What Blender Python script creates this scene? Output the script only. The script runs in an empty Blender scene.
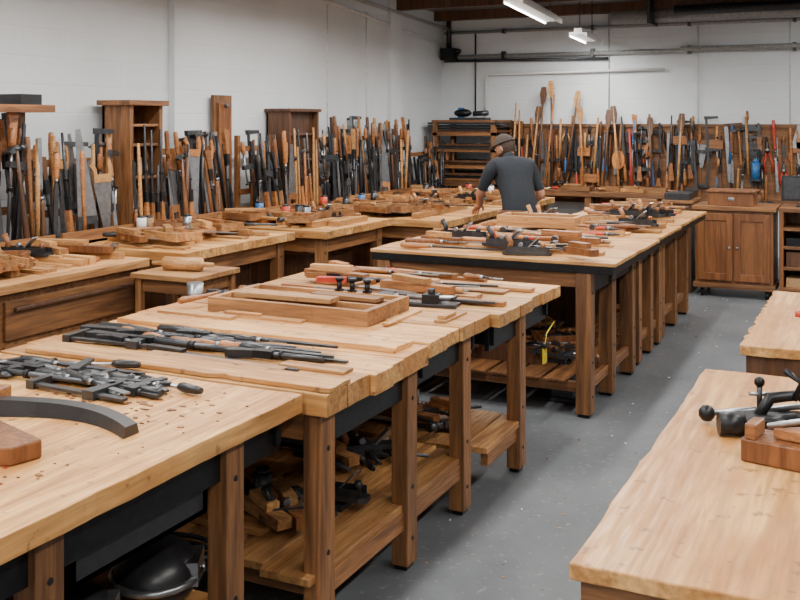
import bpy, math, random
from mathutils import Matrix, Vector
R=random.Random(7)
V=Vector
# ---------------------------------------------------------------- materials
def newmat(name):
    m=bpy.data.materials.new(name); m.use_nodes=True
    nt=m.node_tree; b=nt.nodes['Principled BSDF']; return m,nt,b
def plain(name,col,rough=.5,metal=0.,noise=.25,nscale=30,bump=.05):
    m,nt,b=newmat(name); N=nt.nodes;L=nt.links
    tc=N.new('ShaderNodeTexCoord'); n=N.new('ShaderNodeTexNoise'); n.inputs['Scale'].default_value=nscale; n.inputs['Detail'].default_value=5
    L.new(tc.outputs['Object'],n.inputs['Vector'])
    r=N.new('ShaderNodeValToRGB'); r.color_ramp.elements[0].position=.3; r.color_ramp.elements[1].position=.7
    r.color_ramp.elements[0].color=[c*(1-noise) for c in col]+[1]; r.color_ramp.elements[1].color=[min(1,c*(1+noise*.5)) for c in col]+[1]
    L.new(n.outputs['Fac'],r.inputs['Fac'])
    g=N.new('ShaderNodeNewGeometry'); mr=N.new('ShaderNodeMapRange'); mr.inputs[3].default_value=.8; mr.inputs[4].default_value=1.15
    L.new(g.outputs['Random Per Island'],mr.inputs[0])
    mx=N.new('ShaderNodeVectorMath'); mx.operation='SCALE'; L.new(r.outputs['Color'],mx.inputs[0]); L.new(mr.outputs[0],mx.inputs['Scale'])
    L.new(mx.outputs[0],b.inputs['Base Color'])
    b.inputs['Roughness'].default_value=rough; b.inputs['Metallic'].default_value=metal
    if bump:
        bp=N.new('ShaderNodeBump'); bp.inputs['Strength'].default_value=bump; bp.inputs['Distance'].default_value=.01
        L.new(n.outputs['Fac'],bp.inputs['Height']); L.new(bp.outputs[0],b.inputs['Normal'])
    return m
def wood(name,light,dark,axis=1,rough=.5,vary=.25,g=1.0,stain=.0,marks=0.):
    m,nt,b=newmat(name); N=nt.nodes;L=nt.links
    tc=N.new('ShaderNodeTexCoord'); geo=N.new('ShaderNodeNewGeometry')
    ml=N.new('ShaderNodeMath'); ml.operation='MULTIPLY'; ml.inputs[1].default_value=17.3; L.new(geo.outputs['Random Per Island'],ml.inputs[0])
    ad=N.new('ShaderNodeVectorMath'); ad.operation='ADD'; L.new(tc.outputs['Object'],ad.inputs[0]); L.new(ml.outputs[0],ad.inputs[1])
    mp=N.new('ShaderNodeMapping'); sc=[9*g,9*g,9*g]; sc[axis]=.7*g; mp.inputs['Scale'].default_value=sc
    L.new(ad.outputs[0],mp.inputs['Vector'])
    n=N.new('ShaderNodeTexNoise'); n.inputs['Scale'].default_value=1.6; n.inputs['Detail'].default_value=7; n.inputs['Distortion'].default_value=1.2
    L.new(mp.outputs[0],n.inputs['Vector'])
    r=N.new('ShaderNodeValToRGB'); e=r.color_ramp.elements; e[0].position=.36; e[0].color=list(dark)+[1]; e[1].position=.58; e[1].color=list(light)+[1]
    L.new(n.outputs['Fac'],r.inputs['Fac'])
    n2=N.new('ShaderNodeTexNoise'); n2.inputs['Scale'].default_value=9; n2.inputs['Detail'].default_value=3; L.new(mp.outputs[0],n2.inputs['Vector'])
    r2=N.new('ShaderNodeMapRange'); r2.inputs[1].default_value=.35; r2.inputs[2].default_value=.65; r2.inputs[3].default_value=.74; r2.inputs[4].default_value=1.12; L.new(n2.outputs['Fac'],r2.inputs[0])
    s1=N.new('ShaderNodeVectorMath'); s1.operation='SCALE'; L.new(r.outputs['Color'],s1.inputs[0]); L.new(r2.outputs[0],s1.inputs['Scale'])
    mr=N.new('ShaderNodeMapRange'); mr.inputs[3].default_value=1-vary; mr.inputs[4].default_value=1+vary*.6
    L.new(geo.outputs['Random Per Island'],mr.inputs[0])
    s2=N.new('ShaderNodeVectorMath'); s2.operation='SCALE'; L.new(s1.outputs[0],s2.inputs[0]); L.new(mr.outputs[0],s2.inputs['Scale'])
    out=s2.outputs[0]
    def darken(scale,lo,hi,amt,vec,col):
        nonlocal out
        n3=N.new('ShaderNodeTexNoise'); n3.inputs['Scale'].default_value=scale; n3.inputs['Detail'].default_value=6; L.new(vec,n3.inputs['Vector'])
        r3=N.new('ShaderNodeMapRange'); r3.inputs[1].default_value=lo; r3.inputs[2].default_value=hi; r3.inputs[4].default_value=amt; L.new(n3.outputs['Fac'],r3.inputs[0])
        mx=N.new('ShaderNodeMix'); mx.data_type='RGBA'; L.new(r3.outputs[0],mx.inputs[0]); L.new(out,mx.inputs[6]); mx.inputs[7].default_value=list(col)+[1]
        out=mx.outputs[2]
    if stain: darken(2.6,.47,.66,stain,tc.outputs['Object'],(dark[0]*.85,dark[1]*.7,dark[2]*.5))
    if marks:
        darken(22,.63,.68,marks,ad.outputs[0],(.13,.055,.02)); darken(3.2,.62,.68,marks*.7,mp.outputs[0],(.18,.08,.025))
    L.new(out,b.inputs['Base Color'])
    rr=N.new('ShaderNodeMapRange'); rr.inputs[1].default_value=.35; rr.inputs[2].default_value=.65; rr.inputs[3].default_value=rough+.15; rr.inputs[4].default_value=rough-.06; L.new(n2.outputs['Fac'],rr.inputs[0]); L.new(rr.outputs[0],b.inputs['Roughness'])
    bp=N.new('ShaderNodeBump'); bp.inputs['Strength'].default_value=.3; bp.inputs['Distance'].default_value=.004
    L.new(n2.outputs['Fac'],bp.inputs['Height']); L.new(bp.outputs[0],b.inputs['Normal'])
    return m
PL=(.68,.365,.125); PD=(.44,.195,.052)
TOPY=wood('pine_top_y',PL,PD,1,.42,.06,.8,.55,.6)
TOPX=wood('pine_top_x',PL,PD,0,.46,.32,.9,.6,.75)
PLX=wood('plank_x',(.54,.28,.10),(.30,.13,.042),0,.5,.5,1,.3,.5)
PLY=wood('plank_y',(.54,.28,.10),(.30,.13,.042),1,.5,.5,1,.3,.5)
BRZ=wood('brown_leg',(.25,.108,.036),(.11,.043,.014),2,.5,.25)
BRY=wood('brown_rail_y',(.27,.115,.038),(.13,.05,.016),1,.5,.3)
BRX=wood('brown_rail_x',(.27,.115,.038),(.13,.05,.016),0,.5,.3)
CAB=wood('cabinet_wood',(.23,.085,.025),(.13,.043,.013),2,.4,.12)
CABD=wood('cabinet_dark',(.11,.045,.018),(.06,.024,.010),2,.45,.2)
RUST=wood('pegboard_wood',(.25,.112,.044),(.17,.072,.026),0,.6,.1)
HW=wood('handle_wood',(.40,.16,.05),(.23,.08,.023),0,.35,.5,3)
HL=wood('handle_light',(.54,.28,.10),(.34,.155,.05),0,.4,.3,3)
OLD=wood('aged_wood_x',(.42,.20,.068),(.20,.085,.028),0,.55,.3,1,.4,.6)
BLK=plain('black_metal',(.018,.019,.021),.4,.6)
DK=plain('dark_steel',(.07,.073,.08),.38,.8)
STEEL=plain('steel',(.33,.34,.36),.32,.9)
GREYP=plain('grey_pipe',(.36,.37,.37),.45,.2)
WPIPE=plain('painted_pipe',(.62,.63,.63),.5,0)
BLKP=plain('black_plastic',(.015,.015,.017),.35,0)
RED=plain('red_plastic',(.45,.04,.02),.4); BLUE=plain('blue_plastic',(.03,.14,.36),.4)
ORG=plain('orange_wood',(.55,.2,.05),.5); YEL=plain('yellow_tag',(.75,.58,.04),.5)
WHT=plain('white_enamel',(.8,.8,.8),.4,0,.05); TAN=plain('cardboard',(.36,.21,.10),.8)
# ---------------------------------------------------------------- mesh builder
class MB:
    def __init__(s): s.v=[];s.f=[];s.mi=[];s.sm=[];s.mats=[];s.M=Matrix()
    def m(s,mat):
        if mat not in s.mats: s.mats.append(mat)
        return s.mats.index(mat)
    def add(s,vs,fs,mat,smooth=False):
        o=len(s.v); s.v+= [s.M@V(v) for v in vs]; k=s.m(mat)
        for f in fs: s.f.append([i+o for i in f]); s.mi.append(k); s.sm.append(smooth)
    def bx(s,x0,x1,y0,y1,z0,z1,mat):
        if x1<x0:x0,x1=x1,x0
        if y1<y0:y0,y1=y1,y0
        if z1<z0:z0,z1=z1,z0
        vs=[(x,y,z) for z in(z0,z1) for y in(y0,y1) for x in(x0,x1)]
        s.add(vs,[(0,2,3,1),(4,5,7,6),(0,1,5,4),(2,6,7,3),(0,4,6,2),(1,3,7,5)],mat)
    def rb(s,c,size,ang,mat):
        old=s.M; s.M=old@Matrix.Translation(c)@Matrix.Rotation(ang,4,'Z')
        a,b,d=[k/2 for k in size]; s.bx(-a,a,-b,b,-d,d,mat); s.M=old
    def tube(s,pts,rs,mat,n=8,caps=True):
        pts=[V(p) for p in pts]
        if not isinstance(rs,(list,tuple)): rs=[rs]*len(pts)
        vs=[];up=None
        for i,p in enumerate(pts):
            if i==0:t=pts[1]-p
            elif i==len(pts)-1:t=p-pts[i-1]
            else:t=pts[i+1]-pts[i-1]
            t.normalize()
            if up is None: up=V((0,0,1)) if abs(t.z)<.9 else V((1,0,0))
            a=t.cross(up)
            if a.length<1e-4: a=t.orthogonal()
            a.normalize(); b=a.cross(t).normalized(); up=b
            for k in range(n):
                an=2*math.pi*k/n; vs.append(p+(a*math.cos(an)+b*math.sin(an))*rs[i])
        fs=[]
        for i in range(len(pts)-1):
            for k in range(n): fs.append((i*n+k,i*n+(k+1)%n,(i+1)*n+(k+1)%n,(i+1)*n+k))
        s.add(vs,fs,mat,True)
        if caps:
            o=len(s.v)-len(vs); k=s.m(mat)
            s.f.append([o+j for j in range(n)][::-1]); s.mi.append(k); s.sm.append(False)
            e=o+(len(pts)-1)*n
            s.f.append([e+j for j in range(n)]); s.mi.append(k); s.sm.append(False)
    def cyl(s,p0,p1,r0,mat,r1=None,n=10): s.tube([p0,p1],[r0,r0 if r1 is None else r1],mat,n)
    def prism(s,out,z0,z1,mat,inset=0):
        n=len(out)
        if sum(out[i][0]*out[(i+1)%n][1]-out[(i+1)%n][0]*out[i][1] for i in range(n))<0: out=out[::-1]
        vs=[(x,y,z0) for x,y in out]+[(x,y,z1) for x,y in out]
        fs=[list(range(n))[::-1],[n+i for i in range(n)]]+[(i,(i+1)%n,n+(i+1)%n,n+i) for i in range(n)]
        s.add(vs,fs,mat)
    def ball(s,c,r,mat,n=12,sc=(1,1,1)):
        vs=[];fs=[];m=n//2
        for i in range(m+1):
            ph=math.pi*i/m
            for k in range(n):
                th=2*math.pi*k/n; vs.append((c[0]+r*sc[0]*math.sin(ph)*math.cos(th),c[1]+r*sc[1]*math.sin(ph)*math.sin(th),c[2]+r*sc[2]*math.cos(ph)))
        for i in range(m):
            for k in range(n): fs.append((i*n+k,(i+1)*n+k,(i+1)*n+(k+1)%n,i*n+(k+1)%n))
        s.add(vs,fs,mat,True)
    def obj(s,name,bevel=0,parent=None):
        if not s.v: return None
        xs=[v.x for v in s.v];ys=[v.y for v in s.v];zs=[v.z for v in s.v]
        c=V(((min(xs)+max(xs))/2,(min(ys)+max(ys))/2,min(zs)))
        me=bpy.data.meshes.new(name); me.from_pydata([v-c for v in s.v],[],s.f)
        for m in s.mats: me.materials.append(m)
        for p,k,sm in zip(me.polygons,s.mi,s.sm): p.material_index=k; p.use_smooth=sm
        me.update(); o=bpy.data.objects.new(name,me); o.location=c; bpy.context.scene.collection.objects.link(o)
        if bevel:
            b=o.modifiers.new('bevel','BEVEL'); b.width=bevel; b.segments=2; b.limit_method='ANGLE'; b.angle_limit=math.radians(50)
        if parent: o.parent=parent
        return o
def orient(pos,xd,zd):
    x=V(xd).normalized(); y=V(zd).cross(x).normalized(); z=x.cross(y)
    M=Matrix((x,y,z)).transposed().to_4x4(); M.translation=V(pos); return M
# ---------------------------------------------------------------- room shell
XL,XR,YB,YF,CH=-5.4,3.6,12.6,-2.2,3.2
def wallmat(name,col,brick=False):
    m,nt,b=newmat(name);N=nt.nodes;L=nt.links
    tc=N.new('ShaderNodeTexCoord'); n=N.new('ShaderNodeTexNoise'); n.inputs['Scale'].default_value=.9; n.inputs['Detail'].default_value=8
    L.new(tc.outputs['Object'],n.inputs['Vector'])
    r=N.new('ShaderNodeValToRGB'); e=r.color_ramp.elements; e[0].position=.3;e[1].position=.7
    e[0].color=[c*.86 for c in col]+[1]; e[1].color=list(col)+[1]; L.new(n.outputs['Fac'],r.inputs['Fac'])
    L.new(r.outputs['Color'],b.inputs['Base Color']); b.inputs['Roughness'].default_value=.7
    n2=N.new('ShaderNodeTexNoise'); n2.inputs['Scale'].default_value=25; L.new(tc.outputs['Object'],n2.inputs['Vector'])
    bp=N.new('ShaderNodeBump'); bp.inputs['Strength'].default_value=.15; bp.inputs['Distance'].default_value=.01; L.new(n2.outputs['Fac'],bp.inputs['Height']); L.new(bp.outputs[0],b.inputs['Normal'])
    if brick:
        sx_=N.new('ShaderNodeSeparateXYZ'); L.new(tc.outputs['Object'],sx_.inputs[0]); a=N.new('ShaderNodeMath'); L.new(sx_.outputs[0],a.inputs[0]); L.new(sx_.outputs[1],a.inputs[1])
        cb=N.new('ShaderNodeCombineXYZ'); L.new(a.outputs[0],cb.inputs[0]); L.new(sx_.outputs[2],cb.inputs[1])
        bt=N.new('ShaderNodeTexBrick'); bt.inputs['Scale'].default_value=1; bt.inputs['Brick Width'].default_value=.4; bt.inputs['Row Height'].default_value=.2; bt.inputs['Mortar Size'].default_value=.008; bt.inputs['Mortar Smooth'].default_value=.6
        L.new(cb.outputs[0],bt.inputs['Vector'])
        b2=N.new('ShaderNodeBump'); b2.invert=True; b2.inputs['Strength'].default_value=.35; b2.inputs['Distance'].default_value=.006; L.new(bt.outputs['Fac'],b2.inputs['Height']); L.new(bp.outputs[0],b2.inputs['Normal']); L.new(b2.outputs[0],b.inputs['Normal'])
    return m
WALL=wallmat('painted_wall',(.70,.745,.775),True); CEIL=wallmat('ceiling_paint',(.10,.085,.075))
FL,nt,b=newmat('concrete_floor');N=nt.nodes;L=nt.links
tc=N.new('ShaderNodeTexCoord'); n1=N.new('ShaderNodeTexNoise'); n1.inputs['Scale'].default_value=1.3; n1.inputs['Detail'].default_value=10; n1.inputs['Roughness'].default_value=.65
L.new(tc.outputs['Object'],n1.inputs['Vector'])
r=N.new('ShaderNodeValToRGB'); e=r.color_ramp.elements; e[0].position=.3;e[0].color=(.066,.074,.083,1);e[1].position=.7;e[1].color=(.135,.145,.158,1); L.new(n1.outputs['Fac'],r.inputs['Fac'])
n2=N.new('ShaderNodeTexNoise'); n2.inputs['Scale'].default_value=34; n2.inputs['Detail'].default_value=4; L.new(tc.outputs['Object'],n2.inputs['Vector'])
sp=N.new('ShaderNodeMapRange'); sp.inputs[1].default_value=.62; sp.inputs[2].default_value=.68; sp.inputs[4].default_value=.5; L.new(n2.outputs['Fac'],sp.inputs[0])
mx=N.new('ShaderNodeMix'); mx.data_type='RGBA'; L.new(sp.outputs[0],mx.inputs[0]); L.new(r.outputs['Color'],mx.inputs[6]); mx.inputs[7].default_value=(.24,.225,.20,1)
L.new(mx.outputs[2],b.inputs['Base Color']); b.inputs['Roughness'].default_value=.5
def slabobj(name,a,mat):
    m=MB(); m.bx(*a,mat); return m.obj(name)
slabobj('floor',(XL-.1,XR+.1,YF-.1,YB+.1,-.1,0),FL)
slabobj('ceiling',(XL-.1,XR+.1,YF-.1,YB+.1,CH,CH+.1),CEIL)
slabobj('wall_left',(XL-.1,XL,YF,YB,0,CH),WALL); slabobj('wall_right',(XR,XR+.1,YF,YB,0,CH),WALL)
slabobj('wall_back',(XL-.1,XR+.1,YB,YB+.1,0,CH),WALL); slabobj('wall_front',(XL-.1,XR+.1,YF-.1,YF,0,CH),WALL)
slabobj('trim_1',(XL,XL+.07,6.74,10.75,0,CH),WALL); slabobj('trim_2',(XL,XL+.12,10.75,11.05,0,CH),WALL)
slabobj('baseboard_back',(XL,XR,YB-.02,YB,0,.12),GREYP)
m=MB()
for y in(9.6,10.9,12.3): m.bx(XL,XR,y,y+.12,CH-.12,CH,CABD)
m.obj('ceiling_joist')
m=MB(); m.cyl((-3,12.35,3.02),(XR,12.35,3.02),.09,GREYP,n=16); m.cyl((-2.2,12.1,3.05),(XR,12.1,3.05),.06,DK,n=14)
for x in(-2.5,-.6,1.5): m.bx(x,x+.03,12.0,12.5,2.9,CH,DK)
m.obj('ventilation_duct')
m=MB()
yp=YB-.05
m.cyl((XL+.05,yp,2.93),(XR,yp,2.93),.022,GREYP); m.cyl((XL+.25,yp,2.6),(XR,yp,2.60),.03,GREYP); m.cyl((-2.2,yp-.06,2.62),(XR,yp-.06,2.62),.028,GREYP)
m.cyl((XL+.05,yp,2.55),(-3.1,yp,2.53),.02,DK)
m.tube([(-4.75,yp,1.75),(-4.75,yp,2.32),(-4.7,yp,2.36),(-2.4,yp,2.38)],.018,WHT)
m.tube([(-4.9,yp,1.8),(-4.9,yp,2.95)],.012,DK)
for x in(-3.1,-2.0,-.95,.4): m.cyl((x,yp+.02,1.7),(x,yp+.02,3.18),.006,WPIPE)
for x in(-4.5,-3.3,-2.1,-.9,.3): m.bx(x-.02,x+.02,yp-.04,YB,2.56,2.66,DK); m.bx(x-.02,x+.02,yp-.03,YB,2.9,2.96,DK)
m.obj('conduit_pipe')
m=MB(); m.bx(XL+.04,XL+.24,YB-.18,YB,2.56,2.72,BLK); m.cyl((XL+.13,YB-.09,2.7),(XL+.13,YB-.09,3.19),.035,DK); m.cyl((XL+.05,YB-.09,2.68),(XL+.3,YB-.09,2.68),.03,BLK); m.obj('pipe_valve')
m=MB()
m.cyl((XL+.1,8.2,3.1),(XL+.1,YB-.05,2.75),.014,WPIPE); m.cyl((XL+.12,8.9,3.15),(XL+.12,YB-.1,2.98),.022,GREYP)
for y in(9.3,10.2): m.cyl((XL+.075,y,1.6),(XL+.075,y,3.0),.006,WPIPE)
m.obj('wall_conduit')
# lamps
def lamp(x,y,z,Lh=1.1,ang=0,power=60):
    m=MB(); m.M=Matrix.Translation((x,y,z))@Matrix.Rotation(ang,4,'Z')
    m.bx(-.1,.1,-Lh,Lh,.0,.02,WHT); m.bx(-.045,.045,-Lh,Lh,.02,.07,WHT)
    m.bx(-.1,-.09,-Lh,Lh,-.03,.0,WHT); m.bx(.09,.1,-Lh,Lh,-.03,0,WHT)
    for yy in(-Lh*.8,Lh*.8): m.cyl((0,yy,.06),(0,yy,CH-z),.006,DK)
    o=m.obj('fluorescent_light')
    ld=bpy.data.lights.new('tube_glow','AREA'); ld.shape='RECTANGLE'; ld.size=.16; ld.size_y=2*Lh-.06; ld.energy=power; ld.color=(1,.965,.91)
    lo=bpy.data.objects.new('tube_glow',ld); bpy.context.scene.collection.objects.link(lo)
    lo.parent=o; lo.location=V((x,y,z-.006))-o.location; lo.rotation_euler=(0,0,ang)
for x in(-3.9,-1.7,.8):
    for y in(-.6,2.2,5.0,7.7): 
        lamp(x,y,2.95,power=78)
lamp(-3.3,10.2,2.9,1.1,.12,70); lamp(-3.13,11.6,2.72,.55,.1,36)
lamp(-.4,10.0,3.05,1.1,0,64); lamp(1.9,10.2,3.05,1.1,0,50)
# ---------------------------------------------------------------- tools (local +x length, resting on z=0)
def lathe(m,prof,mat,z=0,y=0,n=8): m.tube([(x,y,z) for x,_ in prof],[r for _,r in prof],mat,n)
def t_chisel(m,L,h=HW):
    a=L*.42; lathe(m,[(0,.010),(.008,.016),(a*.3,.018),(a*.7,.013),(a*.92,.016),(a,.011)],h,.018); lathe(m,[(a,.012),(a+.02,.011)],STEEL,.018)
    lathe(m,[(a+.02,.007),(a+.08,.005)],DK,.018)
    m.prism([(a+.06,-.008),(L-.01,-.014),(L,-.012),(L,.012),(L-.01,.014),(a+.06,.008)],.014,.020,STEEL)
def t_file(m,L,h=HW):
    a=L*.3; lathe(m,[(0,.009),(.01,.016),(a*.5,.019),(a*.9,.012),(a,.010)],h,.019); lathe(m,[(a-.005,.0115),(a+.012,.0105)],STEEL,.019)
    m.prism([(a,-.005),(a+.05,-.013),(L*.8,-.015),(L,-.006),(L,.006),(L*.8,.015),(a+.05,.013),(a,.005)],.013,.023,DK)
def t_hammer(m,L,h=HW):
    lathe(m,[(0,.012),(.02,.017),(L*.3,.015),(L*.6,.011),(L,.012)],h,.025)
    m.cyl((L-.02,-.065,.025),(L-.02,-.03,.025),.021,DK); m.cyl((L-.02,-.035,.025),(L-.02,.03,.025),.016,DK)
    m.prism([(L-.04,.02),(L-.045,.05),(L-.03,.08),(L-.012,.05),(L,.02)],.01,.04,DK)
def t_mallet(m,L,h=HL):
    lathe(m,[(0,.014),(L*.4,.012),(L,.014)],h,.035); m.bx(L-.09,L,-.07,.07,0,.07,HW)
def t_saw(m,L,h=HW):
    m.prism([(.1,-.06),(L,-.03),(L,.0),(.1,.06)],.01,.013,STEEL)
    m.prism([(0,-.05),(.03,-.07),(.06,-.05),(.13,-.055),(.14,.05),(.06,.07),(.0,.06),(.02,.045),(.09,.04),(.085,-.03),(.05,-.03),(.03,-.04)],.002,.022,h)
def t_clamp(m,L,h=HW,c=None):
    c=c or DK
    m.bx(0,L,-.013,.013,.008,.018,c); m.prism([(0,-.02),(.035,-.02),(.03,.12),(.005,.12)],.0,.028,c)
    s=L*.62; m.prism([(s,-.025),(s+.05,-.025),(s+.04,.13),(s+.01,.13)],.0,.03,c)
    m.cyl((s-.1,.105,.015),(s+.12,.105,.015),.007,STEEL); m.cyl((s-.105,.105,.015),(s-.095,.105,.015),.018,BLK)
    lathe(m,[(s+.12,.012),(s+.14,.017),(s+.2,.014),(s+.22,.01)],h,.018,.105)
def t_bar(m,L,h=HW):
    a=L*.28
    m.prism([(0,-.028),(.02,-.034),(a*.7,-.018),(a,-.014),(a,.014),(a*.5,.016),(.01,.022)],.003,.032,h)
    lathe(m,[(a-.01,.013),(L*.6,.011),(L,.008)],DK,.02); lathe(m,[(L*.55,.016),(L*.58,.016)],BLK,.02); m.bx(a,a+.08,-.017,.017,.006,.034,BLK)
def t_rod(m,L,h=HL): lathe(m,[(0,.013),(L*.5,.015),(L,.011)],h,.015)
def t_pliers(m,L,h=RED):
    for s in(1,-1):
        m.tube([(0,s*.035,.014),(L*.25,s*.04,.014),(L*.55,s*.015,.014)],[.010,.011,.009],h); m.tube([(L*.55,s*.015,.014),(L*.68,-s*.006,.014),(L,-s*.003 ,.014)],[.009,.013,.004],DK)
    m.cyl((L*.64,0,0),(L*.64,0,.03),.015,STEEL)
def t_square(m,L,h=HW): m.bx(0,L,-.02,.02,.006,.009,STEEL); m.bx(0,.03,-.02,.16,0,.02,h)
def t_blade(m,L,h=None): m.prism([(0,-.012),(L*.7,-.02),(L,-.004),(L,.012),(L*.6,.018),(0,.012)],.0,.008,DK); m.bx(0,L*.25,-.016,.016,0,.02,BLKP)
def t_plane(m,L,h=HW):
    m.prism([(0,-.03),(.02,-.036),(L-.03,-.036),(L,-.02),(L,.02),(L-.03,.036),(.02,.036),(0,.03)],0,.02,DK); m.bx(.03,L-.02,-.033,-.029,.02,.05,DK); m.bx(.03,L-.02,.029,.033,.02,.05,DK)
    m.tube([(L*.12,0,.02),(L*.16,0,.07),(L*.08,0,.12)],[.02,.016,.018],h); m.tube([(L*.82,0,.02),(L*.82,0,.045),(L*.82,0,.06),(L*.82,0,.075)],[.014,.010,.020,.012],h)
    old=m.M; m.M=old@Matrix.Translation((L*.45,0,.02))@Matrix.Rotation(-math.radians(45),4,'Y'); m.bx(0,.12,-.025,.025,0,.008,STEEL); m.M=old
    m.cyl((L*.36,-.012,.06),(L*.36,.012,.06),.014,STEEL)
def t_tray(m,L,h=HL):
    w=L*.6; k=R.choice([PLX,CAB,BRX,OLD]); m.bx(.003,L-.003,-w/2+.003,w/2-.003,0.001,.01,k)
    for a in((0,L,-w/2,-w/2+.015),(0,L,w/2-.015,w/2),(0,.015,-w/2+.015,w/2-.015),(L-.015,L,-w/2+.015,w/2-.015)): m.bx(*a,0,.055,k)
    for i in range(3): m.bx(.03,L-.03-R.uniform(0,.05),-w/2+.03+i*w*.28,-w/2+.05+i*w*.28,.01,.03,R.choice([DK,HW,STEEL]))
def t_blocks(m,L,h=HL):
    m.rb((L/2,0,.02),(L,.06,.04),0,R.choice([PLX,HW,CAB,OLD])); m.rb((L*.4,.01,.055),(L*.6,.05,.03),R.uniform(-.3,.3),R.choice([PLX,HL,HW]))
def t_jar(m,L,h=None):
    c=R.choice([DK,BLUE,WHT,RED,TAN,STEEL]); m.cyl((0,0,0),(0,0,.1),.035,c,n=12); m.cyl((0,0,.1),(0,0,.115),.03,BLKP,n=12)
ALL=[t_chisel,t_file,t_hammer,t_saw,t_clamp,t_bar,t_bar,t_rod,t_chisel,t_clamp]
def put(fn,name,x,y,z,ang,L,**k):
    m=MB(); m.M=Matrix.Translation((x,y,z))@Matrix.Rotation(math.radians(ang),4,'Z'); fn(m,L,**k); return m.obj(name)
def clutter(x0,x1,y0,y1,z,n,fns=None,Lr=(.18,.5),name='scattered_hand_tools',spread=18,hs=None):
    m=MB(); fns=fns or [t_chisel,t_file,t_hammer,t_clamp,t_bar,t_rod,t_pliers,t_square,t_plane,t_blocks,t_tray,t_saw,t_rod,t_blocks]
    for i in range(n):
        fn=R.choice(fns); L_=R.uniform(*Lr)
        if fn in(t_pliers,): L_=min(L_,.24)
        if fn in(t_plane,t_tray): L_=min(max(L_,.24),.36)
        L_=min(L_,(x1-x0)*.9)
        a=R.gauss(0,spread); x=R.uniform(x0,x1-L_); y=R.uniform(y0+.06,y1-.1)
        if fn is t_clamp: y=min(y,y1-.16)
        m.M=Matrix.Translation((x,y,z+.0005*i))@Matrix.Rotation(math.radians(a),4,'Z'); kw={}
        if hs: kw['h']=R.choice(hs)
        elif R.random()<.35 : kw['h']=R.choice([BLKP,HL,CAB,BLKP,RED])
        fn(m,L_,**kw)
    m.M=Matrix(); return m.obj(name)
# ---------------------------------------------------------------- benches
def jag(x0,x1,y0,y1,amp=(.004,.004,.004,.004),st=.035):
    p=[]
    def seg(a,b,am,nx,ny):
        n=max(1,int((V(b)-V(a)).length/st)); c=0
        for i in range(n):
            t=i/n; c=c*.6+R.uniform(-am,am); j=c if i else 0
            if am>.0055 and R.random()<.08: j-=am*1.8
            p.append((a[0]+(b[0]-a[0])*t+nx*j,a[1]+(b[1]-a[1])*t+ny*j))
    seg((x0,y0),(x1,y0),amp[1],0,-1); seg((x1,y0),(x1,y1),amp[2],1,0); seg((x1,y1),(x0,y1),amp[3],0,1); seg((x0,y1),(x0,y0),amp[0],-1,0)
    return p
def boardtop(m,x0,x1,y0,y1,z0,z1,mat=None,wr=(.11,.2),ov=.012):
    y=y0
    while y<y1-.001:
        w=R.uniform(*wr)
        if y1-(y+w)<.08: w=y1-y
        dz=R.uniform(-.003,.002); m.prism(jag(x0-R.uniform(0,ov),x1+R.uniform(-ov,ov),y+.0015,y+w-.0015,(.002,.001,.003,.001),.05),z0,z1+dz,mat or TOPX); y+=w
def leg(m,x,y,h,w=.09,d=.07,mat=None):
    mat=mat or BRZ; m.bx(x-d/2,x+d/2,y-w/2,y+w/2,.02,h,mat); m.bx(x-d/2+.01,x+d/2-.01,y-w/2+.01,y+w/2-.01,0,.02,BLK)
    for z in(.12,.32,h-.12): m.cyl((x+d/2-.004,y,z),(x+d/2+.004,y,z),.009,BLK)
def bench(x0,x1,y0,y1,h,t=.06,legs=None,amp=(.004,)*4,top=None,shelf=.26,apron=BLK,aph=.12,inset=.08):
    m=MB()
    if top is TOPX: boardtop(m,x0,x1,y0,y1,h-t,h)
    else: m.prism(jag(x0,x1,y0,y1,amp),h-t,h,TOPY)
    xa,xb=x0+inset,x1-inset
    for ly in legs:
        for lx in(xa,xb): leg(m,lx,ly,h-t)
        m.bx(xa,xb,ly-.02,ly+.02,shelf-.09,shelf-.03,BRX); m.bx(xa,xb,ly-.025,ly+.025,h-t-.1,h-t,BRX)
    la,lb=min(legs),max(legs)
    if len(legs)==1: la,lb=y0,lb
    for lx in(xa,xb):
        m.bx(lx-.018,lx+.018,la,lb,shelf-.10,shelf-.03,BRY)
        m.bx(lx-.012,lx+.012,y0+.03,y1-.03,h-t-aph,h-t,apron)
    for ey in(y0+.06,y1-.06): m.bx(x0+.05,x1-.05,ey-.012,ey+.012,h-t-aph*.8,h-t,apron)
    x=xa-.02
    while x<xb-.05:
        w=R.uniform(.12,.2); m.bx(x,min(x+w,xb+.03),la-.06+R.uniform(-.03,.03),lb+.06+R.uniform(-.03,.03),shelf-.03,shelf-R.uniform(.0,.008),PLY); x+=w+R.uniform(.01,.03)
    return m.obj('workbench',bevel=.003)
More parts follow.
